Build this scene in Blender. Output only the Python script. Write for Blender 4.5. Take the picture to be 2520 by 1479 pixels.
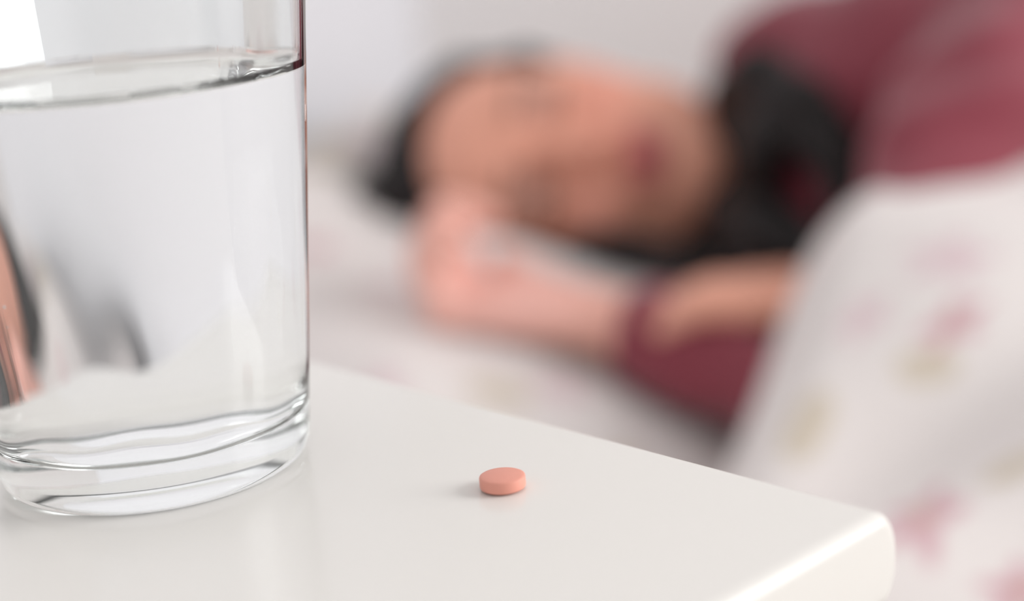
import bpy, math, random
import numpy as np
from mathutils import Vector, Matrix

rng = random.Random(7)
SC = bpy.context.scene
COL = SC.collection
for o in list(bpy.data.objects):
    bpy.data.objects.remove(o)

# ------------------------------------------------------------------ camera
TABLE_Z = 0.60                                    # height of the bedside table top
F_PX, PITCH, ROLL, CAM_H = 4096.6, 0.26232, 0.07646, 0.12019
FOCUS, APERTURE = 0.334, 0.0138                   # metres: focus distance, lens opening
fw = Vector((0, math.cos(PITCH), -math.sin(PITCH)))
rt = Vector((1, 0, 0)); up = rt.cross(fw)
cr, sr = math.cos(ROLL), math.sin(ROLL)
rt2 = cr * rt - sr * up; up2 = sr * rt + cr * up
cd = bpy.data.cameras.new('camera'); cam = bpy.data.objects.new('camera', cd); COL.objects.link(cam)
m3 = Matrix((rt2, up2, -fw)).transposed()
cam.matrix_world = Matrix.Translation((0, 0, TABLE_Z + CAM_H)) @ m3.to_4x4()
cd.sensor_width = 36.0; cd.lens = F_PX / 2520 * 36.0
cd.clip_start = 0.01; cd.clip_end = 50
cd.dof.use_dof = True; cd.dof.focus_distance = FOCUS
cd.dof.aperture_fstop = (cd.lens / 1000) / APERTURE
SC.camera = cam

# ------------------------------------------------------------------ light
w = bpy.data.worlds.new('daylight'); SC.world = w; w.use_nodes = True
bg = w.node_tree.nodes['Background']
bg.inputs[0].default_value = (1.0, 0.99, 0.985, 1); bg.inputs[1].default_value = 0.60
ld = bpy.data.lights.new('window_daylight', 'AREA'); ld.shape = 'RECTANGLE'; ld.size = 1.3; ld.size_y = 1.3
ld.energy = 49; ld.color = (1.0, 0.99, 0.99)
lo = bpy.data.objects.new('window_daylight', ld); COL.objects.link(lo)
lo.location = (2.35, 0.22, 1.45)
lo.rotation_euler = (Vector((0.1, 0.6, 0.55)) - Vector(lo.location)).to_track_quat('-Z', 'Y').to_euler()

vs = SC.view_settings
vs.view_transform = 'Standard'; vs.look = 'None'; vs.exposure = 0.0; vs.gamma = 1.0; vs.use_curve_mapping = False
SC.cycles.use_denoising = True
SC.cycles.use_adaptive_sampling = True; SC.cycles.adaptive_threshold = .04
SC.cycles.max_bounces = 14; SC.cycles.transmission_bounces = 14; SC.cycles.glossy_bounces = 6; SC.cycles.diffuse_bounces = 3
SC.cycles.blur_glossy = 0.3

# ------------------------------------------------------------------ helpers
def srgb(r, g, b):
    f = lambda c: (c / 255 / 12.92) if c <= 10 else ((c / 255 + .055) / 1.055) ** 2.4
    return (f(r), f(g), f(b), 1)

def mat(name, col, rough=.6, spec=.5, noise=None, attr=None, bump=None, coat=0, sheen=0, sss=0):
    m = bpy.data.materials.new(name); m.use_nodes = True
    nt = m.node_tree; N = nt.nodes; Lk = nt.links
    b = N['Principled BSDF']
    b.inputs['Base Color'].default_value = col
    b.inputs['Roughness'].default_value = rough
    b.inputs['Specular IOR Level'].default_value = spec
    if coat: b.inputs['Coat Weight'].default_value = coat; b.inputs['Coat Roughness'].default_value = .08
    if sheen: b.inputs['Sheen Weight'].default_value = sheen
    if sss:
        b.inputs['Subsurface Weight'].default_value = sss
        b.inputs['Subsurface Radius'].default_value = (.9, .35, .2)
        b.inputs['Subsurface Scale'].default_value = .012
    tc = N.new('ShaderNodeTexCoord')
    src = None
    if attr:
        a = N.new('ShaderNodeAttribute'); a.attribute_name = attr; src = a.outputs['Color']
    if noise:
        scale, amount = noise
        n = N.new('ShaderNodeTexNoise'); n.inputs['Scale'].default_value = scale; n.inputs['Detail'].default_value = 4
        Lk.new(tc.outputs['Object'], n.inputs['Vector'])
        mr = N.new('ShaderNodeMapRange'); mr.inputs['To Min'].default_value = 1 - amount; mr.inputs['To Max'].default_value = 1 + amount
        Lk.new(n.outputs['Fac'], mr.inputs['Value'])
        mx = N.new('ShaderNodeMix'); mx.data_type = 'RGBA'; mx.blend_type = 'MULTIPLY'; mx.inputs['Factor'].default_value = 1
        if src: Lk.new(src, mx.inputs['A'])
        else: mx.inputs['A'].default_value = col
        Lk.new(mr.outputs['Result'], mx.inputs['B']); src = mx.outputs['Result']
    if src: Lk.new(src, b.inputs['Base Color'])
    if bump:
        scale, st, dist = bump
        n = N.new('ShaderNodeTexNoise'); n.inputs['Scale'].default_value = scale; n.inputs['Detail'].default_value = 3
        Lk.new(tc.outputs['Object'], n.inputs['Vector'])
        bp = N.new('ShaderNodeBump'); bp.inputs['Strength'].default_value = st; bp.inputs['Distance'].default_value = dist
        Lk.new(n.outputs['Fac'], bp.inputs['Height']); Lk.new(bp.outputs['Normal'], b.inputs['Normal'])
    return m

def glassmat(name, ior, col, rough=0.0):
    m = bpy.data.materials.new(name); m.use_nodes = True
    nt = m.node_tree; nt.nodes.clear()
    g = nt.nodes.new('ShaderNodeBsdfGlass'); g.inputs['IOR'].default_value = ior
    g.inputs['Color'].default_value = col; g.inputs['Roughness'].default_value = rough
    o = nt.nodes.new('ShaderNodeOutputMaterial'); nt.links.new(g.outputs[0], o.inputs[0])
    return m

M = dict(
    lacquer=mat('white_lacquer', srgb(236, 233, 228), .2, .45, noise=(9, .012)),
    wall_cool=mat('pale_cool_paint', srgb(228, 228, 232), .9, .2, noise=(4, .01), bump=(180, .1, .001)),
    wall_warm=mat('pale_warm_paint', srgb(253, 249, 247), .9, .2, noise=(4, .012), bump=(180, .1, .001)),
    floor=mat('pale_ash', srgb(206, 199, 190), .5, .4, noise=(6, .08)),
    fabric=mat('floral_cotton', (.8, .8, .8, 1), .9, .15, attr='print', bump=(700, .12, .0006), sheen=.15),
    mattress=mat('white_ticking', srgb(222, 216, 210), .9, .15, noise=(30, .02)),
    bedwood=mat('white_bed_paint', srgb(226, 221, 214), .45, .4, noise=(14, .02)),
    skin=mat('skin', (.6, .3, .2, 1), .5, .35, attr='tone', noise=(60, .04)),
    hair=mat('dark_hair', srgb(27, 21, 21), .5, .3, noise=(90, .25), bump=(160, .5, .003)),
    brow=mat('brow_hair', srgb(132, 98, 84), .6, .3, noise=(200, .2)),
    knit=mat('burgundy_jersey', srgb(138, 62, 74), .85, .2, noise=(22, .07), bump=(900, .15, .0006), sheen=.3),
    tablet=mat('salmon_tablet', srgb(236, 163, 145), .55, .4, noise=(900, .03), bump=(1500, .12, .0002)),
    knob=mat('brushed_steel', srgb(190, 188, 184), .3, .6, noise=(60, .05)),
    glass=glassmat('clear_glass', 1.5, (.984, .994, .991, 1)),
    wet=glassmat('glass_to_water', 1.333 / 1.5, (1, 1, 1, 1)),
    water=glassmat('water_surface', 1.333, (1, 1, 1, 1)),
    bubble=glassmat('air_bubble', 1 / 1.333, (1, 1, 1, 1)),
)

def tag(o, label=None, cat=None, group=None, kind=None):
    for k, v in (('label', label), ('category', cat), ('group', group), ('kind', kind)):
        if v: o[k] = v
    return o

def empty(name, loc=(0, 0, 0), rz=0, label=None, cat=None):
    o = bpy.data.objects.new(name, None); COL.objects.link(o)
    o.location = loc; o.rotation_euler = (0, 0, rz); o.empty_display_size = .05
    return tag(o, label, cat)

def mesh(name, V, Fc, material, parent=None, loc=(0, 0, 0), rz=0, smooth=True):
    me = bpy.data.meshes.new(name)
    V = np.asarray(V, np.float32)
    if isinstance(Fc, np.ndarray) and Fc.ndim == 2:
        nf, k = Fc.shape
        me.vertices.add(len(V)); me.vertices.foreach_set('co', V.ravel())
        me.loops.add(nf * k); me.loops.foreach_set('vertex_index', Fc.astype(np.int32).ravel())
        me.polygons.add(nf); me.polygons.foreach_set('loop_start', np.arange(0, nf * k, k, dtype=np.int32))
        me.update(calc_edges=True); me.validate()
    else:
        me.from_pydata([tuple(map(float, v)) for v in V], [], Fc); me.update()
    me.polygons.foreach_set('use_smooth', np.full(len(me.polygons), smooth))
    for mm in (material if isinstance(material, (list, tuple)) else [material]): me.materials.append(mm)
    o = bpy.data.objects.new(name, me); COL.objects.link(o)
    o.location = loc; o.rotation_euler = (0, 0, rz)
    if parent: o.parent = parent
    return o

def vcol(o, name, C):
    a = o.data.attributes.new(name, 'FLOAT_COLOR', 'POINT')
    C = np.asarray(C, np.float32)
    if C.shape[1] == 3: C = np.concatenate([C, np.ones((len(C), 1), np.float32)], 1)
    a.data.foreach_set('color', C.ravel())

def box(name, lo_, hi_, material, parent=None, bevel=.003, loc=(0, 0, 0), rz=0):
    x0, y0, z0 = lo_; x1, y1, z1 = hi_
    V = [(x, y, z) for z in (z0, z1) for y in (y0, y1) for x in (x0, x1)]
    Fc = [(0, 2, 3, 1), (4, 5, 7, 6), (0, 1, 5, 4), (2, 6, 7, 3), (0, 4, 6, 2), (1, 3, 7, 5)]
    o = mesh(name, V, Fc, material, parent, loc, rz, smooth=False)
    if bevel:
        b = o.modifiers.new('bevel', 'BEVEL'); b.width = bevel; b.segments = 3; b.limit_method = 'ANGLE'
    return o

def lathe(name, prof, material, parent=None, loc=(0, 0, 0), seg=192, mats=None, radial=None, cap0=True, cap1=True):
    """prof: list of (r, z[, material index]); radial(theta, r, z, i) -> r"""
    V = []; Fc = []; mi = []
    n = len(prof)
    for i, p in enumerate(prof):
        for k in range(seg):
            a = 2 * math.pi * k / seg
            r = p[0] if radial is None else radial(a, p[0], p[1], i)
            V.append((r * math.cos(a), r * math.sin(a), p[1]))
    for i in range(n - 1):
        for k in range(seg):
            k2 = (k + 1) % seg
            Fc.append((i * seg + k, i * seg + k2, (i + 1) * seg + k2, (i + 1) * seg + k))
            mi.append(prof[i][2] if len(prof[i]) > 2 else 0)
    if cap0:
        V.append((0, 0, prof[0][1])); c = len(V) - 1
        for k in range(seg): Fc.append((c, (k + 1) % seg, k)); mi.append(prof[0][2] if len(prof[0]) > 2 else 0)
    if cap1:
        V.append((0, 0, prof[-1][1])); c = len(V) - 1; b = (n - 1) * seg
        for k in range(seg): Fc.append((c, b + k, b + (k + 1) % seg)); mi.append(prof[-1][2] if len(prof[-1]) > 2 else 0)
    o = mesh(name, V, Fc, mats or material, parent, loc)
    o.data.polygons.foreach_set('material_index', mi)
    return o

# signed distance modelling ------------------------------------------------
class Field:
    def __init__(s, lo, hi, h):
        s.h = h; s.lo = np.array(lo, float)
        s.n = np.ceil((np.array(hi) - s.lo) / h).astype(int) + 1
        s.F = np.full(s.n, .2, np.float32)
    def win(s, lo, hi):
        a = np.clip(np.floor((np.array(lo) - s.lo) / s.h).astype(int), 0, s.n)
        b = np.clip(np.ceil((np.array(hi) - s.lo) / s.h).astype(int) + 1, 0, s.n)
        sl = tuple(slice(i, j) for i, j in zip(a, b))
        ax = [s.lo[i] + s.h * np.arange(a[i], b[i]) for i in range(3)]
        return sl, np.meshgrid(*ax, indexing='ij')
    def put(s, sl, d, k, cut=False):
        if d.size == 0: return
        A = s.F[sl]; d = d.astype(np.float32)
        if cut:
            d = -d; hh = np.maximum(k - np.abs(A - d), 0) / k
            s.F[sl] = np.maximum(A, d) + hh * hh * k * .25
        else:
            hh = np.maximum(k - np.abs(A - d), 0) / k
            s.F[sl] = np.minimum(A, d) - hh * hh * k * .25
    def ell(s, c, r, R=None, k=.012, cut=False):
        """ellipsoid; R rows = its axes"""
        c = np.array(c, float); r = np.array(r, float) * (HS if R is HR else 1); pad = r.max() + 3 * s.h + k
        sl, (X, Y, Z) = s.win(c - pad, c + pad)
        R = np.eye(3) if R is None else np.array(R)
        D = [X - c[0], Y - c[1], Z - c[2]]
        q = [sum(R[i][j] * D[j] for j in range(3)) for i in range(3)]
        k0 = np.sqrt(sum((q[i] / r[i]) ** 2 for i in range(3))); k1 = np.sqrt(sum((q[i] / r[i] ** 2) ** 2 for i in range(3))) + 1e-9
        s.put(sl, k0 * (k0 - 1) / k1, k, cut)
    def cap(s, a, b, ra, rb, k=.010, cut=False, flat=None):
        """tapered capsule; flat=(axis, factor) squeezes it across that axis"""
        a = np.array(a, float); b = np.array(b, float); pad = max(ra, rb) * 1.0 + 3 * s.h + k
        sl, (X, Y, Z) = s.win(np.minimum(a, b) - pad, np.maximum(a, b) + pad)
        ba = b - a; L2 = ba @ ba + 1e-12
        t = np.clip(((X - a[0]) * ba[0] + (Y - a[1]) * ba[1] + (Z - a[2]) * ba[2]) / L2, 0, 1)
        dx = [X - a[0] - t * ba[0], Y - a[1] - t * ba[1], Z - a[2] - t * ba[2]]
        if flat is not None:
            ax = np.array(flat[0]); e = sum(ax[i] * dx[i] for i in range(3)) * (flat[1] - 1)
            dx = [dx[i] + ax[i] * e for i in range(3)]
        d = np.sqrt(dx[0] ** 2 + dx[1] ** 2 + dx[2] ** 2) - (ra + (rb - ra) * t)
        s.put(sl, d, k, cut)
    def chain(s, P, R, k=.010, flat=None):
        for i in range(len(P) - 1): s.cap(P[i], P[i + 1], R[i], R[i + 1], k, flat=flat)
    def halfspace_cut(s, p, n, rad):
        """remove everything on the +n side of plane p within radius rad"""
        p = np.array(p, float); n = np.array(n, float); n /= np.linalg.norm(n)
        sl, (X, Y, Z) = s.win(p - rad, p + rad)
        d = -((X - p[0]) * n[0] + (Y - p[1]) * n[1] + (Z - p[2]) * n[2])
        r = np.sqrt((X - p[0]) ** 2 + (Y - p[1]) ** 2 + (Z - p[2]) ** 2) - rad
        s.put(sl, np.maximum(d, r), .003, True)
    def mesh(s):
        F = s.F; h = s.h; n = s.n
        ins = F < 0
        c = np.zeros(n - 1, np.int8)
        for i in (0, 1):
            for j in (0, 1):
                for k in (0, 1): c += ins[i:n[0] - 1 + i, j:n[1] - 1 + j, k:n[2] - 1 + k]
        act = np.argwhere((c > 0) & (c < 8))
        I, J, K = act.T
        cv = {(i, j, k): F[I + i, J + j, K + k] for i in (0, 1) for j in (0, 1) for k in (0, 1)}
        S = np.zeros((len(act), 3)); W = np.zeros(len(act))
        cs = list(cv)
        for p in cs:
            for ax in range(3):
                if p[ax]: continue
                q = list(p); q[ax] = 1; q = tuple(q)
                a, b = cv[p], cv[q]; x = (a < 0) != (b < 0)
                t = np.where(x, a / np.where(x, a - b, 1), 0)
                P = np.tile(np.array(p, float), (len(act), 1)); P[:, ax] = t
                S += P * x[:, None]; W += x
        V = s.lo + h * (act + S / W[:, None])
        idx = np.full(n - 1, -1, np.int32); idx[I, J, K] = np.arange(len(act))
        Fs = []
        for ax in range(3):
            b, d = (ax + 1) % 3, (ax + 2) % 3
            s0 = [slice(None)] * 3; s0[ax] = slice(0, n[ax] - 1); s1 = list(s0); s1[ax] = slice(1, n[ax])
            x = ins[tuple(s0)] != ins[tuple(s1)]
            E = np.argwhere(x)
            ok = (E[:, b] > 0) & (E[:, b] < n[b] - 1) & (E[:, d] > 0) & (E[:, d] < n[d] - 1); E = E[ok]
            fl = ins[tuple(E.T)]
            def g(db, dd):
                Q = E.copy(); Q[:, b] -= db; Q[:, d] -= dd; return idx[tuple(Q.T)]
            q = np.stack([g(1, 1), g(0, 1), g(0, 0), g(1, 0)], 1)
            q[~fl] = q[~fl][:, ::-1]
            Fs.append(q)
        return V, np.concatenate(Fs)

def lap(V, Fq, it=2, lam=.5):
    a = np.concatenate([Fq[:, i] for i in range(4)]); b = np.concatenate([Fq[:, (i + 1) % 4] for i in range(4)])
    n = len(V); deg = np.bincount(a, minlength=n) + np.bincount(b, minlength=n)
    for _ in range(it):
        S = np.zeros_like(V)
        for c in range(3): S[:, c] = np.bincount(a, V[b, c], n) + np.bincount(b, V[a, c], n)
        V = V + lam * (S / np.maximum(deg, 1)[:, None] - V)
    return V

def nrm(v): v = np.array(v, float); return v / np.linalg.norm(v)

# ------------------------------------------------------------------ the room
# bed frame of reference: origin in the room corner on the floor, x along the bed, y towards the far wall
O = Vector((-.09, 1.63, 0)); RZ = math.radians(-20)
def wpt(s, t, z): return O + Matrix.Rotation(RZ, 3, 'Z') @ Vector((s, t, z))

tag(box('floor', (-.6, -3.2, -.05), (4.2, .12, 0), M['floor'], bevel=0, loc=O, rz=RZ), kind='structure')
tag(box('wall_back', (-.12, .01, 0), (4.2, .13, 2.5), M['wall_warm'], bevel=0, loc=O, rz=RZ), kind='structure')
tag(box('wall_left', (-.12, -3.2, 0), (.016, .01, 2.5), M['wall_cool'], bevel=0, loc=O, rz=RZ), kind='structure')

# ------------------------------------------------------------------ floral print
def print_colour(S, T, flowers):
    base = np.array(srgb(230, 223, 220)[:3])
    pink = np.array(srgb(200, 144, 157)[:3]); olive = np.array(srgb(196, 180, 150)[:3]); rose = np.array(srgb(214, 178, 188)[:3])
    tint = [pink, olive, rose]
    C = np.tile(base, (len(S), 1))
    for (s, t, r, ang, kind, asp) in flowers:
        m = (np.abs(S - s) < 2 * r) & (np.abs(T - t) < 2 * r)
        if not m.any(): continue
        x = S[m] - s; y = T[m] - t
        c, sn = math.cos(ang), math.sin(ang); u = (c * x + sn * y); v = (-sn * x + c * y) * asp
        d = np.hypot(u, v) / r; th = np.arctan2(v, u)
        lobe = .78 + .22 * np.cos(5 * th) if kind != 1 else .85 + .15 * np.cos(2 * th)
        a = np.clip((lobe - d) / .3, 0, 1)
        a *= (.75, .6, .55)[kind]
        col = tint[kind]
        C[m] = C[m] * (1 - a[:, None]) + col * a[:, None]
        if kind == 0:
            e = np.clip((.2 - d) / .06, 0, 1)[:, None] * .8
            C[m] = C[m] * (1 - e) + olive * e
    return C

def scatter(seed, s0, s1, t0, t1, step):
    q = random.Random(seed); L = []
    s = s0
    while s < s1:
        t = t0
        while t < t1:
            k = q.choice((0, 1, 2, 2, 1))
            L.append((s + q.uniform(-.35, .35) * step, t + q.uniform(-.35, .35) * step, q.uniform(.013, .024) * (1.2 if k == 2 else 1), q.uniform(0, 3.1), k, q.uniform(1.0, 1.9)))
            t += step
        s += step
    return L

# ------------------------------------------------------------------ bed
bed = empty('bed', wpt(1.025, -.50, 0), RZ, 'white bed with a floral fitted sheet standing in the room corner', 'bed')
box('bed_frame', (-.995, -.48, .10), (1.0, .48, .19), M['bedwood'], bed, .006)
for sx in (-.94, .94):
    for sy in (-.43, .43):
        box('leg', (sx - .03, sy - .03, 0), (sx + .03, sy + .03, .10), M['bedwood'], bed, .004)
def soft_slab(name, hx, hy, z0, z1, n, material, parent, rnd=.04, bulge=0.0):
    # rounded mattress as a closed rounded box, dense enough to carry its print
    us = np.linspace(-1, 1, n); V = []; Fc = []
    def face(f):
        b = len(V)
        for i in range(n):
            for j in range(n): V.append(f(us[i], us[j]))
        for i in range(n - 1):
            for j in range(n - 1): Fc.append((b + i * n + j, b + (i + 1) * n + j, b + (i + 1) * n + j + 1, b + i * n + j + 1))
    hz = (z1 - z0) / 2; zc = (z0 + z1) / 2
    face(lambda u, v: (u * hx, v * hy, hz)); face(lambda u, v: (-u * hx, v * hy, -hz))
    face(lambda u, v: (u * hx, -hy, v * hz)); face(lambda u, v: (-u * hx, hy, v * hz))
    face(lambda u, v: (hx, u * hy, v * hz)); face(lambda u, v: (-hx, -u * hy, v * hz))
    V = np.array(V); core = np.clip(V, [-hx + rnd, -hy + rnd, -hz + rnd], [hx - rnd, hy - rnd, hz - rnd])
    d = V - core; L = np.linalg.norm(d, axis=1, keepdims=True)
    V = core + d / np.maximum(L, 1e-9) * rnd
    V[:, 2] += zc
    return mesh(name, V, np.array(Fc), material, parent), V
ms, V = soft_slab('mattress', .99, .47, .19, .36, 120, M['fabric'], bed)
vcol(ms, 'print', print_colour(V[:, 0], V[:, 1], scatter(3, -1, 1, -.5, .5, .085)))

# ------------------------------------------------------------------ pillow
def smooth(a, b, x):
    q = np.clip((x - a) / (b - a), 0, 1); return q * q * (3 - 2 * q)
PS0, PS1, PT0, PT1 = .022, .475, -.80, -.03
def pillow_top(S, T):
    u = (S - PS0) / (PS1 - PS0) * 2 - 1; v = (T - PT0) / (PT1 - PT0) * 2 - 1
    e = np.clip(1 - np.where(u < 0, np.abs(u) ** (5 + 7 * smooth(-.60, -.42, T)), np.abs(u) ** 3.2), 0, 1) ** .55 * np.clip(1 - np.abs(v) ** 3.6, 0, 1) ** .5
    h = .145 - (.044 + .014 * smooth(.26, .36, S)) * smooth(-.42, -.62, T) - .026 * smooth(.26, .43, S)
    h = h - .085 * np.exp(-((S - .29) / .14) ** 2 - ((T + .36) / .12) ** 2)
    h = h + .034 * np.exp(-(np.maximum(S - .05, 0) / .10) ** 2 - ((T + .25) / .17) ** 2)
    wr = .0035 * np.sin(38 * S + 21 * T + 2 * np.sin(9 * T)) + .0025 * np.sin(60 * T - 25 * S)
    return .362 + e * (h + wr)
def build_pillow():
    n, m = 150, 220
    s = PS0 + (PS1 - PS0) * (.5 - .5 * np.cos(np.linspace(0, np.pi, n))); t = PT0 + (PT1 - PT0) * (.5 - .5 * np.cos(np.linspace(0, np.pi, m)))
    S, T = np.meshgrid(s, t, indexing='ij')
    # corners of a pillow pull in a little
    u = (S - PS0) / (PS1 - PS0) * 2 - 1; v = (T - PT0) / (PT1 - PT0) * 2 - 1
    S2 = S - u * .018 * (1 - v * v); T2 = T - v * .022 * (1 - u * u)
    Zt = pillow_top(S, T); Zb = np.full_like(Zt, .3615)
    rim = np.clip(np.minimum(1 - np.abs(u), 1 - np.abs(v)) / .06, 0, 1)
    Zt = np.maximum(Zt, .3625); lift = .022 * (1 - rim) ** 1.0
    Zt = Zt + lift; Zb = Zb + lift * .9
    a = np.stack([S2.ravel(), T2.ravel(), Zt.ravel()], 1); b = np.stack([S2.ravel(), T2.ravel(), Zb.ravel()], 1)
    I = np.arange(n * m).reshape(n, m)
    q = np.stack([I[:-1, :-1], I[1:, :-1], I[1:, 1:], I[:-1, 1:]], -1).reshape(-1, 4)
    Fq = [q, q[:, ::-1] + n * m]
    ring = np.concatenate([I[:-1, 0], I[-1, :-1], I[::-1, -1][:-1], I[0, ::-1][:-1]])
    r2 = np.roll(ring, -1)
    Fq.append(np.stack([ring, ring + n * m, r2 + n * m, r2], 1))
    V = np.concatenate([a, b]); Fq = np.concatenate(Fq)
    c = np.array([.26, -.415, .3615])
    fl = [x for x in scatter(11, 0, .55, -.85, 0, .075) if not (.05 < x[0] < .46 and -.74 < x[1] < -.3)] + PILLOW_FLOWERS
    C = print_colour(V[:, 0], V[:, 1], fl)
    p = empty('pillow', wpt(*c), RZ, 'plump white pillow with pink and olive floral print under the sleeping head', 'pillow')
    o = mesh('pillowcase', V - c, Fq, M['fabric'], p); vcol(o, 'print', C)
    # piped seam around the rim
    rr = V[ring] - c; rr[:, 2] += .0008
    P = []; Q = []
    k = 6; nr = len(rr)
    for i in range(nr):
        tg = rr[(i + 1) % nr] - rr[i - 1]; tg = tg / (np.linalg.norm(tg) + 1e-9); sd = np.cross(tg, (0, 0, 1)); 
        for j in range(k):
            a_ = 2 * math.pi * j / k; P.append(rr[i] + .0025 * (math.cos(a_) * sd + math.sin(a_) * np.array((0, 0, 1))))
    for i in range(nr):
        for j in range(k): Q.append((i * k + j, i * k + (j + 1) % k, ((i + 1) % nr) * k + (j + 1) % k, ((i + 1) % nr) * k + j))
    mesh('piping', P, Q, M['mattress'], p)
PILLOW_FLOWERS = [(.327, -.668, .022, .4, 1, 1.2), (.357, -.647, .024, .2, 2, 1.3), (.118, -.350, .030, .5, 2, 1.3), (.106, -.418, .034, .9, 1, 1.4), (.085, -.375, .028, .2, 1, 1.2),
    (.216, -.565, .020, .3, 2, 1.5), (.155, -.535, .022, 0, 0, 1.5), (.27, -.70, .02, 1, 2, 1.2), (.40, -.70, .02, 1, 1, 1.2)]
build_pillow()

# ------------------------------------------------------------------ the sleeping person
PB = np.array([.70, -.36, .3615])                # base point of the figure on the mattress
person = empty('person', wpt(*PB), RZ, 'person asleep on one side in a burgundy long-sleeved top, hand by the face', 'person')
FWD = nrm((.31, -.934, .173)); UPH = np.array((-1, -.02, .09)); UPH = nrm(UPH - (UPH @ FWD) * FWD); LFT = np.cross(UPH, FWD)
FWD = nrm(.978 * FWD + .208 * LFT); LFT = np.cross(UPH, FWD)   # the face is turned a little upwards
HEAD = np.array((.2605, -.3490, .4885))
HR = np.array([LFT, FWD, UPH])
HS = 1.07                                         # head size
def hp(l, f, u): return HEAD + HS * (l * LFT + f * FWD + u * UPH)
S_L = np.array((.440, -.272, .548)); E_L = np.array((.602, -.380, .588)); W_L = np.array((.520, -.592, .465))
S_R = np.array((.47, -.43, .412)); E_R = np.array((.60, -.662, .396)); W_R = np.array((.366, -.586, .447))
NECK0 = hp(0, -.018, -.075); NECKB = np.array((.45, -.285, .482))
CHEST = np.array((.56, -.335, .475)); WAIST = np.array((.76, -.325, .470)); HIP = np.array((.95, -.32, .485))
KN = [np.array((1.27, -.60, .445)), np.array((1.31, -.53, .425))]; AN = [np.array((1.58, -.40, .415)), np.array((1.66, -.34, .410))]

def torso(f, g):
    f.ell(CHEST, (.15 + g, .098 + g, .112 + g), k=.03)
    f.ell((.50, -.325, .482), (.09 + g, .085 + g, .10 + g), k=.03)
    f.ell(WAIST, (.16 + g, .085 + g, .095 + g), k=.04)
    f.ell((.62, -.405, .49), (.075 + g, .055 + g, .085 + g), k=.03)
    f.ell(HIP, (.13 + g, .095 + g, .118 + g), k=.04)
def arms(f, g, k=.015):
    f.ell(S_L, (.056 + g, .056 + g, .052 + g), k=.02); f.ell(S_L + (.0, -.02, -.05), (.050 + g, .05 + g, .06 + g), k=.02); f.ell(S_R, (.05 + g, .05 + g, .045 + g), k=.03)
    f.chain([S_L, (S_L + E_L) / 2 + (0, .004, .006), E_L], [.047 + g, .043 + g, .036 + g], k)
    f.chain([E_L, E_L * .6 + W_L * .4, W_L], [.038 + g, .040 + g, .024 + g], k)
    f.chain([S_R, E_R], [.044 + g, .036 + g], k)
    f.chain([E_R, E_R * .6 + W_R * .4, W_R], [.031 + g, .029 + g, .0205 + g], k)

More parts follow.
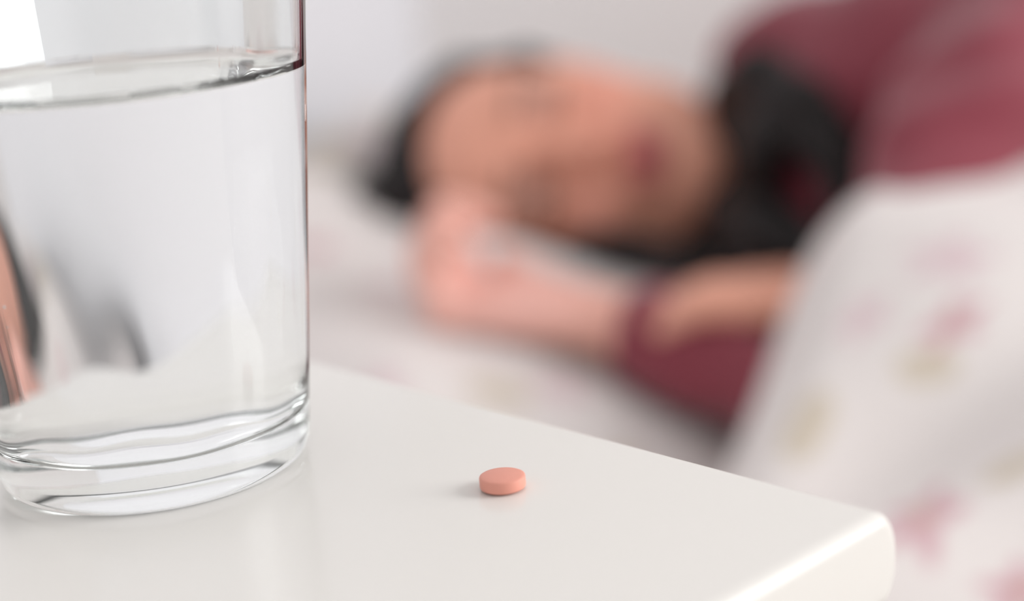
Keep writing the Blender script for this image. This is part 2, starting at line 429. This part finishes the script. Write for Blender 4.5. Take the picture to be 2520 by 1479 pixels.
def build_body():
    f = Field((.10, -.72, .355), (1.92, -.13, .64), .0032)
    # skull and face
    f.ell(hp(0, -.020, .022), (.074, .094, .090), HR, .01)
    f.ell(hp(0, .016, -.036), (.068, .066, .072), HR, .02)
    f.ell(hp(0, .040, .035), (.060, .046, .048), HR, .02)
    f.ell(hp(0, .046, -.094), (.036, .032, .028), HR, .02)
    for s in (-1, 1):
        f.ell(hp(s * .036, .052, -.030), (.026, .026, .026), HR, .015)
        f.ell(hp(s * .046, .004, -.074), (.020, .038, .028), HR, .02)
        f.ell(hp(s * .032, .100, .007), (.018, .020, .013), HR, .012, cut=True)
        f.ell(hp(s * .032, .072, .007), (.0155, .0145, .0125), HR, .004)
        f.cap(hp(s * .014, .088, .025), hp(s * .046, .076, .025), .007, .006, .012)
        f.ell(hp(s * .0105, .092, -.033), (.0075, .009, .0065), HR, .005)
        f.ell(hp(s * .076, -.010, -.008), (.007, .018, .030), HR, .006)
    f.chain([hp(0, .082, .018), hp(0, .096, -.008), hp(0, .108, -.027)], [.0065, .0075, .0098], .008)
    f.cap(hp(-.018, .080, -.054), hp(.018, .080, -.054), .0058, .0058, .004)
    f.cap(hp(0, .087, -.054), hp(0, .0872, -.055), .0065, .0065, .004)
    f.cap(hp(-.014, .081, -.0655), hp(.014, .081, -.0655), .0068, .0068, .004)
    # neck, trunk, arms
    f.cap(NECK0, NECKB, .050, .054, .025)
    torso(f, 0); arms(f, 0)
    # legs
    for s in (0, 1):
        h = HIP + np.array((.05, -.02, .035 - .075 * s))
        f.chain([h, (h + KN[s]) / 2, KN[s]], [.075, .066, .048], .03)
        f.chain([KN[s], KN[s] * .65 + AN[s] * .35, AN[s]], [.047, .046, .030], .02)
        f.chain([AN[s], AN[s] + (.03, -.09, -.006), AN[s] + (.04, -.15, -.01)], [.032, .027, .018], .015)
    # right hand: lies palm up on the pillow, fingers curl up towards the face
    k = .0045
    palm_z = .4600
    for tt in (-.562, -.580, -.598, -.616):
        f.cap((W_R[0] - .008, W_R[1] + (tt + .589) * .45, W_R[2] + .001), (.276, tt, palm_z), .0140, .0112, .008)
    f.cap((.345, -.566, .452), (.305, -.563, .460), .012, .009, .008)
    spread = [(-.561, .031, .034, 0), (-.581, .036, .039, -.004), (-.601, .034, .037, -.003), (-.619, .028, .030, .003)]
    for tt, l1, l2, ds in spread:
        p0 = np.array((.274 + ds, tt, palm_z)); p1 = p0 + l1 * nrm((-.30, (tt + .59) * 1.0, .9))
        p2 = p1 + l2 * .6 * nrm((.45, (tt + .59) * .5, .9)); p3 = p2 + l2 * .5 * nrm((.95, 0, -.25))
        f.chain([p0, p1, p2, p3], [.0102, .0092, .0084, .0070], k)
    f.chain([np.array((.348, -.564, .450)), np.array((.322, -.552, .456)), np.array((.302, -.545, .463)), np.array((.288, -.541, .473))], [.0135, .0110, .0092, .0075], k)
    # left hand: rests on the other sleeve, fingers together pointing to the hand by the face
    d = nrm((-1, -.05, .02)); sd = nrm((.05, -1, .10)); 
    for i, off in enumerate((-.024, -.008, .008, .024)):
        q = W_L + sd * off
        kn = W_L + d * (.066 - abs(off) * .12) + sd * off * 1.15
        f.cap(W_L + d * .004 + sd * off * .6, kn, .0135, .0105, .008)
        L_ = (.060, .068, .064, .052)[i]
        p1 = kn + L_ * .42 * nrm(d + np.array((0, 0, -.06))); p2 = p1 + L_ * .30 * nrm(d + np.array((.05, 0, -.35))); p3 = p2 + L_ * .25 * nrm(d + np.array((.3, 0, -.6)))
        f.chain([kn, p1, p2, p3], [.0102, .0090, .0080, .0068], k)
    f.chain([W_L + d * .020 + np.array((0, .018, .000)), W_L + d * .050 + np.array((0, .034, -.002)), W_L + d * .078 + np.array((0, .034, -.006))], [.0125, .0098, .0075], k)
    V, Fq = f.mesh(); V = lap(V, Fq, 2, .4)
    # skin tones
    q = (V - HEAD) @ HR.T / HS
    tone = np.tile(np.array(srgb(240, 173, 149)[:3]), (len(V), 1))
    def spot(c, r, col, amt):
        nonlocal tone
        a = np.clip(1.4 - np.sqrt((((q - c) / r) ** 2).sum(1)) * 1.1, 0, 1) * amt
        tone = tone * (1 - a[:, None]) + np.array(srgb(*col)[:3]) * a[:, None]
    for s in (-1, 1):
        spot((s * .040, .075, -.032), (.026, .04, .024), (238, 158, 140), .5)
        spot((s * .033, .085, .010), (.023, .03, .016), (166, 130, 120), .7)
    spot((0, .09, -.0545), (.026, .02, .0085), (180, 88, 98), .95)
    spot((0, .09, -.0655), (.023, .02, .0090), (184, 90, 100), .95)
    spot((0, .108, -.030), (.014, .02, .012), (214, 132, 116), .5)
    hand = np.minimum(np.linalg.norm(V - np.array((.30, -.59, .46)), axis=1) / .11, 9)
    a = np.clip(1.3 - hand, 0, 1)[:, None] * .8
    tone = tone * (1 - a) + np.array(srgb(242, 190, 180)[:3]) * a
    o = mesh('body', V - PB, Fq, M['skin'], person); vcol(o, 'tone', tone)
build_body()

def tube(P, R, seg=8):
    P = [np.array(p, float) for p in P]; V = []; Fc = []
    for i, p in enumerate(P):
        tg = nrm(P[min(i + 1, len(P) - 1)] - P[max(i - 1, 0)])
        a = nrm(np.cross(tg, (.3, .5, .81))); b = np.cross(tg, a)
        for j in range(seg):
            th = 2 * math.pi * j / seg; V.append(p + R[i] * (math.cos(th) * a + math.sin(th) * b))
    for i in range(len(P) - 1):
        for j in range(seg): Fc.append((i * seg + j, i * seg + (j + 1) % seg, (i + 1) * seg + (j + 1) % seg, (i + 1) * seg + j))
    Fc.append(tuple(range(seg))[::-1]); Fc.append(tuple((len(P) - 1) * seg + j for j in range(seg)))
    return V, Fc
for s in (-1, 1):
    P = [hp(s * (.014 + .010 * i), .0945 - .0022 * i ** 1.35, .0265 + .0016 * i - .0005 * i * i) for i in range(5)]
    V, Fc = tube(P, [.0018, .0026, .0025, .0019, .0008]); mesh('eyebrow', np.array(V) - PB, Fc, M['brow'], person)
    P = [hp(s * (.019 + .0065 * i), .0850 - .0008 * (i - 2) ** 2, .0005 - .0004 * (4 - (i - 2) ** 2)) for i in range(5)]
    V, Fc = tube(P, [.0010, .0016, .0017, .0016, .001]); mesh('eyelashes', np.array(V) - PB, Fc, M['brow'], person)

def build_hair():
    f = Field((.03, -.62, .375), (.64, -.16, .625), .0034)
    f.ell(hp(-.004, -.024, .028), (.081, .098, .096), HR, .004)
    # open the face
    f.ell(hp(-.012, .090, -.034), (.061, .070, .092), HR, .010, cut=True)
    f.ell(hp(0, .075, -.105), (.072, .085, .07), HR, .010, cut=True)
    # locks: from the crown over the pillow, behind the neck over chest and shoulder, and under the cheek
    q = random.Random(5)
    def lock(P, r0, r1, n=1, jit=.006):
        P = [np.array(p, float) for p in P]
        for _ in range(n):
            j = [p + np.array([q.uniform(-jit, jit) for _ in range(3)]) for p in P]
            R = [r0 + (r1 - r0) * i / (len(P) - 1) for i in range(len(P))]
            Q = []; RR = []
            for i in range(len(j) - 1):
                for u in (0, .5):
                    Q.append(j[i] * (1 - u) + j[i + 1] * u); RR.append(R[i] * (1 - u) + R[i + 1] * u)
            Q.append(j[-1]); RR.append(R[-1]); f.chain(Q, RR, .003)
    back = hp(0, -.11, .01)
    # spill on the pillow above the crown
    def on(s_, t_, up_=.009): return (s_, t_, float(pillow_top(np.array([s_]), np.array([t_]))[0]) + up_)
    lock([hp(-.02, -.03, .112), hp(-.030, .0, .122), on(.166, -.400, .016), on(.150, -.418, .012)], .021, .009, 5, .006)
    lock([hp(-.03, .01, .100), hp(-.045, .02, .112), on(.174, -.425, .014), on(.154, -.438, .011)], .020, .008, 5, .006)
    lock([hp(-.045, .02, .085), hp(-.060, .03, .095), on(.190, -.440, .012), on(.172, -.452)], .016, .008, 4, .005)
    lock([hp(-.06, .02, .06), hp(-.072, .03, .07), on(.21, -.470)], .014, .008, 3, .004)
    # swept back over the upper temple and ear
    for i in range(4):
        lock([hp(.020 + .010 * i, .040 - .012 * i, .098 - .004 * i), hp(.058 + .004 * i, .022 - .012 * i, .066), hp(.079, -.002 - .010 * i, .022), hp(.078, -.022 - .008 * i, -.024)], .013, .008, 2, .003)
    # from the nape over chest and raised shoulder
    nape = hp(-.03, -.075, -.06)
    for i in range(4):
        lock([nape, (.388, -.305, .480), (.408, -.360, .520 + .008 * i), (.428, -.392, .548 + .007 * i), (.460, -.420, .552 - .002 * i), (.490, -.434, .526 - .006 * i)], .023, .010, 3, .006)
    for i in range(3):
        lock([nape, (.390, -.315, .470), (.418, -.385, .490 + .010 * i), (.432, -.420, .505 + .012 * i), (.432, -.436, .482 + .02 * i)], .020, .011, 3, .004)
    for i in range(3):
        lock([(.410, -.365, .535), (.445, -.418, .540), (.482, -.438, .520 - .004 * i), (.492, -.455, .490 - .004 * i), (.480, -.475, .462 - .004 * i)], .015, .008, 3, .004)
    for i in range(4):
        lock([nape, (.392, -.330, .455), (.425, -.415, .452 + .008 * i), (.450, -.455, .456 + .004 * i), (.474, -.478, .452)], .021, .010, 3, .006)
    # falls in front of the neck, under the jaw to the sleeve
    for i in range(5):
        z = .415 + .014 * i
        lock([hp(-.060 + .005 * i, -.03, -.06), (.385, -.380 + .012 * i, z + .008), (.415, -.445, z), (.440, -.482, z - .008)], .019, .008, 3, .007)
    lock([hp(-.060, .03, -.04), on(.315, -.448, .008), on(.350, -.468, .012), on(.390, -.478, .016), (.425, -.478, .444)], .015, .007, 4, .004)
    V, Fq = f.mesh(); V = lap(V, Fq, 1, .4)
    mesh('hair', V - PB, Fq, M['hair'], person)
build_hair()

def build_top():
    f = Field((.34, -.72, .352), (1.12, -.13, .645), .0045)
    torso(f, .010); arms(f, .0095, .02)
    f.cap(NECKB + (-.01, 0, 0), NECKB + (.06, 0, 0), .066, .09, .03)
    # cloth gathers: folds run along the sleeves and across the trunk
    sl, (X, Y, Z) = f.win(f.lo, f.lo + f.h * (f.n - 1))
    fold = .0035 * np.sin(60 * X + 34 * Z + 22 * Y) * np.sin(19 * X - 27 * Y) + .0030 * np.sin(95 * Z - 40 * X + 3 * np.sin(25 * Y))
    f.F = (f.F + fold.astype(np.float32))
    # neckline and cuffs
    nd = nrm(NECK0 - NECKB)
    f.cap(NECKB + nd * .012, NECKB + nd * .16, .060, .075, .006, cut=True)
    f.halfspace_cut(W_R + .021 * nrm(E_R - W_R), W_R - E_R, .07)
    f.halfspace_cut(W_L + .006 * nrm(E_L - W_L), W_L - E_L, .07)
    V, Fq = f.mesh(); V = lap(V, Fq, 2, .5)
    mesh('long_sleeved_top', V - PB, Fq, M['knit'], person)
build_top()

# ------------------------------------------------------------------ duvet
DT = np.array([-1.03, -1.0, -.95, -.88, -.80, -.70, -.62, -.56, -.47, -.35, -.24, -.12, -.02])
DZ = np.array([.20, .335, .385, .405, .432, .477, .512, .523, .532, .610, .645, .57, .43])
def duvet_edge(T): return .464 + .30 * smooth(-.605, -.40, T) * np.clip((T + .605) / .205, 0, 3) ** .75 - .015 * smooth(-.66, -.95, T)
def duvet_z(S, T):
    Z = np.interp(T, DT, DZ)
    Z = Z + .02 * smooth(.6, .9, S) * smooth(-.9, -.5, T)
    for (s0, t0, s1, t1, wd, a) in DUVET_FOLDS:
        dx, dy = s1 - s0, t1 - t0; L = math.hypot(dx, dy); ux, uy = dx / L, dy / L
        al = (S - s0) * ux + (T - t0) * uy; pe = -(S - s0) * uy + (T - t0) * ux
        Z = Z + a * np.exp(-(pe / wd) ** 2) * smooth(-.03, .05, al) * smooth(L + .03, L - .05, al)
    Z = Z + .004 * np.sin(23 * S + 11 * T + 2 * np.sin(8 * T)) + .003 * np.sin(31 * T - 17 * S)
    return Z
DUVET_FOLDS = [(.47, -.86, .70, -.595, .03, -.011), (.50, -.90, .80, -.62, .03, .010), (.64, -.56, .84, -.44, .045, .016), (.9, -.9, 1.3, -.3, .05, .02), (1.2, -1.0, 1.7, -.4, .06, -.02)]
DUVET_FLOWERS = [(.574, -.822, .042, 1.45, 0, 2.0), (.617, -.852, .024, .6, 0, 1.4), (.609, -.788, .016, .6, 1, 1.2), (.577, -.690, .026, .75, 0, 2.2), (.566, -.712, .018, .3, 1, 1.3),
    (.514, -.751, .024, 1.3, 1, 1.4), (.533, -.690, .022, .9, 2, 1.6), (.572, -.652, .030, .2, 2, 1.4), (.66, -.74, .03, .4, 0, 1.6), (.65, -.66, .02, 1, 1, 1.3), (.56, -.90, .03, .2, 2, 1.3)]
def build_duvet():
    n, m = 260, 300
    q = np.concatenate([np.linspace(0, .30, 150)[:-1], np.linspace(.30, 1.55, n - 149)])
    t = np.interp(np.linspace(0, 1, m), [0, .05, .75, 1], [-1.03, -1.0, -.48, -.03])
    Qs, T = np.meshgrid(q, t, indexing='ij')
    E = duvet_edge(T)
    T0 = T
    S = E + Qs
    Z = duvet_z(S, T)
    # near side hangs over the edge of the mattress
    hang = np.clip((-1.0 - T) / .03, 0, 1)
    # rolled, puffy border at the open end
    r = np.clip(Qs / .06, 0, 1); roll = np.sqrt(np.clip(1 - (1 - r) ** 2, 0, 1))
    zb = np.where(T < -.985, Z - .02, .3635)
    zb = np.maximum(zb, Z - .15)
    Zt = zb + (Z - zb) * roll
    Sx = S
    Zu = np.minimum(Zt - .002, np.maximum(Z - .035, zb))
    Zu = np.minimum(Zu, Zt)
    a = np.stack([Sx.ravel(), T.ravel(), Zt.ravel()], 1); b = np.stack([Sx.ravel(), T.ravel(), Zu.ravel()], 1)
    I = np.arange(a.shape[0]).reshape(Qs.shape); N0 = a.shape[0]
    f = np.stack([I[:-1, :-1], I[1:, :-1], I[1:, 1:], I[:-1, 1:]], -1).reshape(-1, 4)
    ring = np.concatenate([I[:-1, 0], I[-1, :-1], I[::-1, -1][:-1], I[0, ::-1][:-1]]); r2 = np.roll(ring, -1)
    Fq = np.concatenate([f, f[:, ::-1] + N0, np.stack([ring, ring + N0, r2 + N0, r2], 1)])
    V = np.concatenate([a, b])
    c = np.array([1.2, -.52, .3615])
    o = mesh('duvet', V - c, Fq, M['fabric'], None, wpt(*c), RZ)
    fl = [x for x in scatter(23, .4, 2.0, -1.05, 0, .085) if not (x[0] < .75 and x[1] < -.45)] + DUVET_FLOWERS
    vcol(o, 'print', print_colour(V[:, 0], V[:, 1], fl))
    tag(o, 'thick white floral duvet heaped over the sleeper beyond the table corner', 'duvet')
build_duvet()

# ------------------------------------------------------------------ bedside table
K = Vector((.06393, .27868, 0)); YAW = .75366
tb = empty('bedside_table', (K.x, K.y, 0), YAW, 'white lacquered bedside table with a rounded edge, holding glass and tablet', 'table')
# table frame of reference: x across (d2, to the far long edge), y along the long edge (d1), origin below the visible corner
TH, BUL, WID, LEN, RB = .0185, .0055, .36, .42, .0028
def build_tabletop():
    prof = []
    n = 20
    for i in range(n + 1):
        a = math.pi / 2 - math.pi * i / n
        prof.append((BUL * math.cos(a), -TH / 2 + TH / 2 * math.sin(a)))
    for i in range(n + 1):
        a = -math.pi / 2 - math.pi * i / n
        prof.append((-WID + BUL * math.cos(a), -TH / 2 + TH / 2 * math.sin(a)))
    P = np.array(prof); m = len(P)
    nx = np.roll(P, -1, 0) - np.roll(P, 1, 0); nr = np.stack([nx[:, 1], -nx[:, 0]], 1); nr /= np.linalg.norm(nr, axis=1)[:, None]
    nr = -nr
    if (nr[n // 2] @ np.array([1, 0])) < 0: nr = -nr
    rings = []
    for i in range(9):
        a = math.pi / 2 * i / 8; rings.append((RB * (1 - math.sin(a)), RB * (1 - math.cos(a))))
    rings = [(RB * (1 - math.sin(math.pi / 2 * i / 8)), RB * (1 - math.cos(math.pi / 2 * i / 8))) for i in range(9)][::-1]
    # from the end face (inset RB at y=0) to full profile at y=RB
    st = [(RB * (1 - math.cos(math.pi / 2 * i / 8)), RB * (1 - math.sin(math.pi / 2 * i / 8))) for i in range(9)]
    ys = [(y, ins) for y, ins in st] + [(LEN - y, ins) for y, ins in st[::-1]]
    V = []; Fc = []
    for y, ins in ys:
        Q = P - nr * ins
        for q in Q: V.append((q[0], y, TABLE_Z + q[1]))
    for i in range(len(ys) - 1):
        for j in range(m): Fc.append((i * m + j, i * m + (j + 1) % m, (i + 1) * m + (j + 1) % m, (i + 1) * m + j))
    Fc.append(tuple(range(m))[::-1]); Fc.append(tuple((len(ys) - 1) * m + j for j in range(m)))
    o = mesh('tabletop', V, Fc, M['lacquer'], tb)
    import bmesh
    bm = bmesh.new(); bm.from_mesh(o.data); bmesh.ops.recalc_face_normals(bm, faces=bm.faces); bm.to_mesh(o.data); bm.free()
    for p in o.data.polygons: p.use_smooth = len(p.vertices) == 4
    try: o.data.set_sharp_from_angle(angle=math.radians(50))
    except Exception: pass
build_tabletop()
zt = TABLE_Z - TH
box('cabinet_body', (-WID + .03, .025, .14), (-.03, LEN - .025, zt), M['lacquer'], tb)
dr = box('drawer', (-WID + .045, .012, zt - .16), (-.045, .0255, zt - .015), M['lacquer'], tb, .004)
lathe('knob', [(.006, 0), (.006, .012), (.013, .016), (.015, .022), (.012, .027), (.002, .028)], M['knob'], dr, seg=32)
kb = [c for c in dr.children][0]; kb.rotation_euler = (math.radians(90), 0, 0); kb.location = (-WID / 2, .013, zt - .088)
for lx in (-WID + .055, -.055):
    for ly in (.05, LEN - .05):
        leg = lathe('leg', [(.011, 0), (.013, .004), (.020, .14)], M['lacquer'], tb, (lx, ly, 0), seg=32)

# ------------------------------------------------------------------ glass of water
GX, GY = -.07825, .33733
GR, TAPER, GH, GW, FLOOR_Z, WATER_Z = .0325, .0958, .118, .0026, .0095, .0814
gl = empty('drinking_glass', (GX, GY, TABLE_Z), 0, 'clear heavy-based tumbler holding water on the white table', 'glass')
def rout(z): return GR + TAPER * z
def rin(z): return rout(z) - GW
def optic(a, z):
    # hand-blown optic: faint broad flutes inside the wall, strongest low down
    return 1.0 * .00040 * math.cos(9 * a + .6) * (1 if z > FLOOR_Z + .006 else max(0, (z - FLOOR_Z) / .006))
def glass_profiles():
    outer = [(.0205, .0026), (.0245, .0016), (.0275, .0004), (.0292, .0000), (.0308, .0004), (.0318, .0012), (.0325, .0026)]
    outer += [(rout(z), z) for z in np.linspace(.005, GH - .0012, 40)]
    outer += [(rout(GH) - .0004, GH - .0003), (rout(GH) - GW / 2, GH), (rin(GH) + .0004, GH - .0003)]
    wz = WATER_Z + .0024                           # the water climbs the wall a little
    inner = [(rin(z), z) for z in np.linspace(GH - .0012, wz, 16)]
    wet = [(rin(z), z) for z in np.linspace(wz, FLOOR_Z + .006, 40)]
    rc = rin(FLOOR_Z + .006)
    for i in range(1, 13):
        a = math.pi / 2 * i / 12
        wet.append((rc - .006 * (1 - math.cos(a)), FLOOR_Z + .006 - .006 * math.sin(a)))
    for r in np.linspace(rc - .006, .001, 14)[1:]:
        wet.append((r, FLOOR_Z - .0006 * (1 - (r / (rc - .006)) ** 2)))
    top = [(rin(wz) - x, WATER_Z + .0024 * math.exp(-x / .0017)) for x in (0, .0002, .0004, .0007, .001, .0014, .0018, .0023, .003, .004, .0055, .008, .012, .018, .024, .029)]
    return outer, inner, wet, top
def build_glass():
    outer, inner, wet, top = glass_profiles()
    pr = [(.001, .0032), (.008, .0031), (.015, .0029)] + outer + inner
    nO = 3 + len(outer)
    def ripple(a, z):                              # pressed-glass waves low on the outside
        return .00013 * math.cos(11 * a + .4) * max(0, min(1, (z - .010) / .008)) * max(0, min(1, (.055 - z) / .02))
    lathe('vessel', pr, M['glass'], gl, seg=256, cap0=True, cap1=False,
          radial=lambda a, r, z, i: r + (optic(a, z) if i >= nO else ripple(a, z)))
    wp = [(r, z, 0) for r, z in wet[::-1]]
    tp = [(r, z, 1) for r, z in top]
    wp[-1] = (wp[-1][0], wp[-1][1], 1)
    nW = len(wp)
    wt = lathe('water', wp + tp[1:], None, None, (GX, GY, TABLE_Z), seg=256, mats=[M['wet'], M['water']],
               radial=lambda a, r, z, i: r + (optic(a, z) if (i < nW and r > .022) else 0))
    tag(wt, 'clear still water filling most of the tumbler', 'water')
    V = []; Fc = []; q = random.Random(4)
    for _ in range(34):
        a = math.radians(q.uniform(186, 238)); z = q.uniform(.028, .056); rb = q.choice((.00012, .00016, .0002, .0003))
        c = ((rin(z) - .0012) * math.cos(a), (rin(z) - .0012) * math.sin(a), z); b = len(V)
        for i in range(7):
            ph = math.pi * i / 6
            for j in range(10):
                th = 2 * math.pi * j / 10; V.append((c[0] + rb * math.sin(ph) * math.cos(th), c[1] + rb * math.sin(ph) * math.sin(th), c[2] + rb * math.cos(ph)))
        for i in range(6):
            for j in range(10): Fc.append((b + i * 10 + j, b + (i + 1) * 10 + j, b + (i + 1) * 10 + (j + 1) % 10, b + i * 10 + (j + 1) % 10))
    tag(mesh('air_bubbles', V, Fc, M['bubble'], wt), 'tiny air bubbles clinging inside the glass', kind='stuff')
build_glass()

# ------------------------------------------------------------------ tablet
def build_pill():
    r, h = .00455, .0032
    pr = []
    for i in range(7):
        x = r * .93 * i / 6; pr.append((max(x, .00002), .00035 * (i / 6) ** 2))
    pr += [(r * .985, .00052), (r, .00075), (r, .00245), (r * .985, .00268)]
    for i in range(6, -1, -1):
        x = r * .93 * i / 6; pr.append((max(x, .00002), h - .00038 * (i / 6) ** 2))
    o = lathe('tablet', pr, M['tablet'], None, (-.00456, .3062, TABLE_Z), seg=96)
    tag(o, 'small round salmon pink tablet lying alone on the white table', 'tablet')
build_pill()
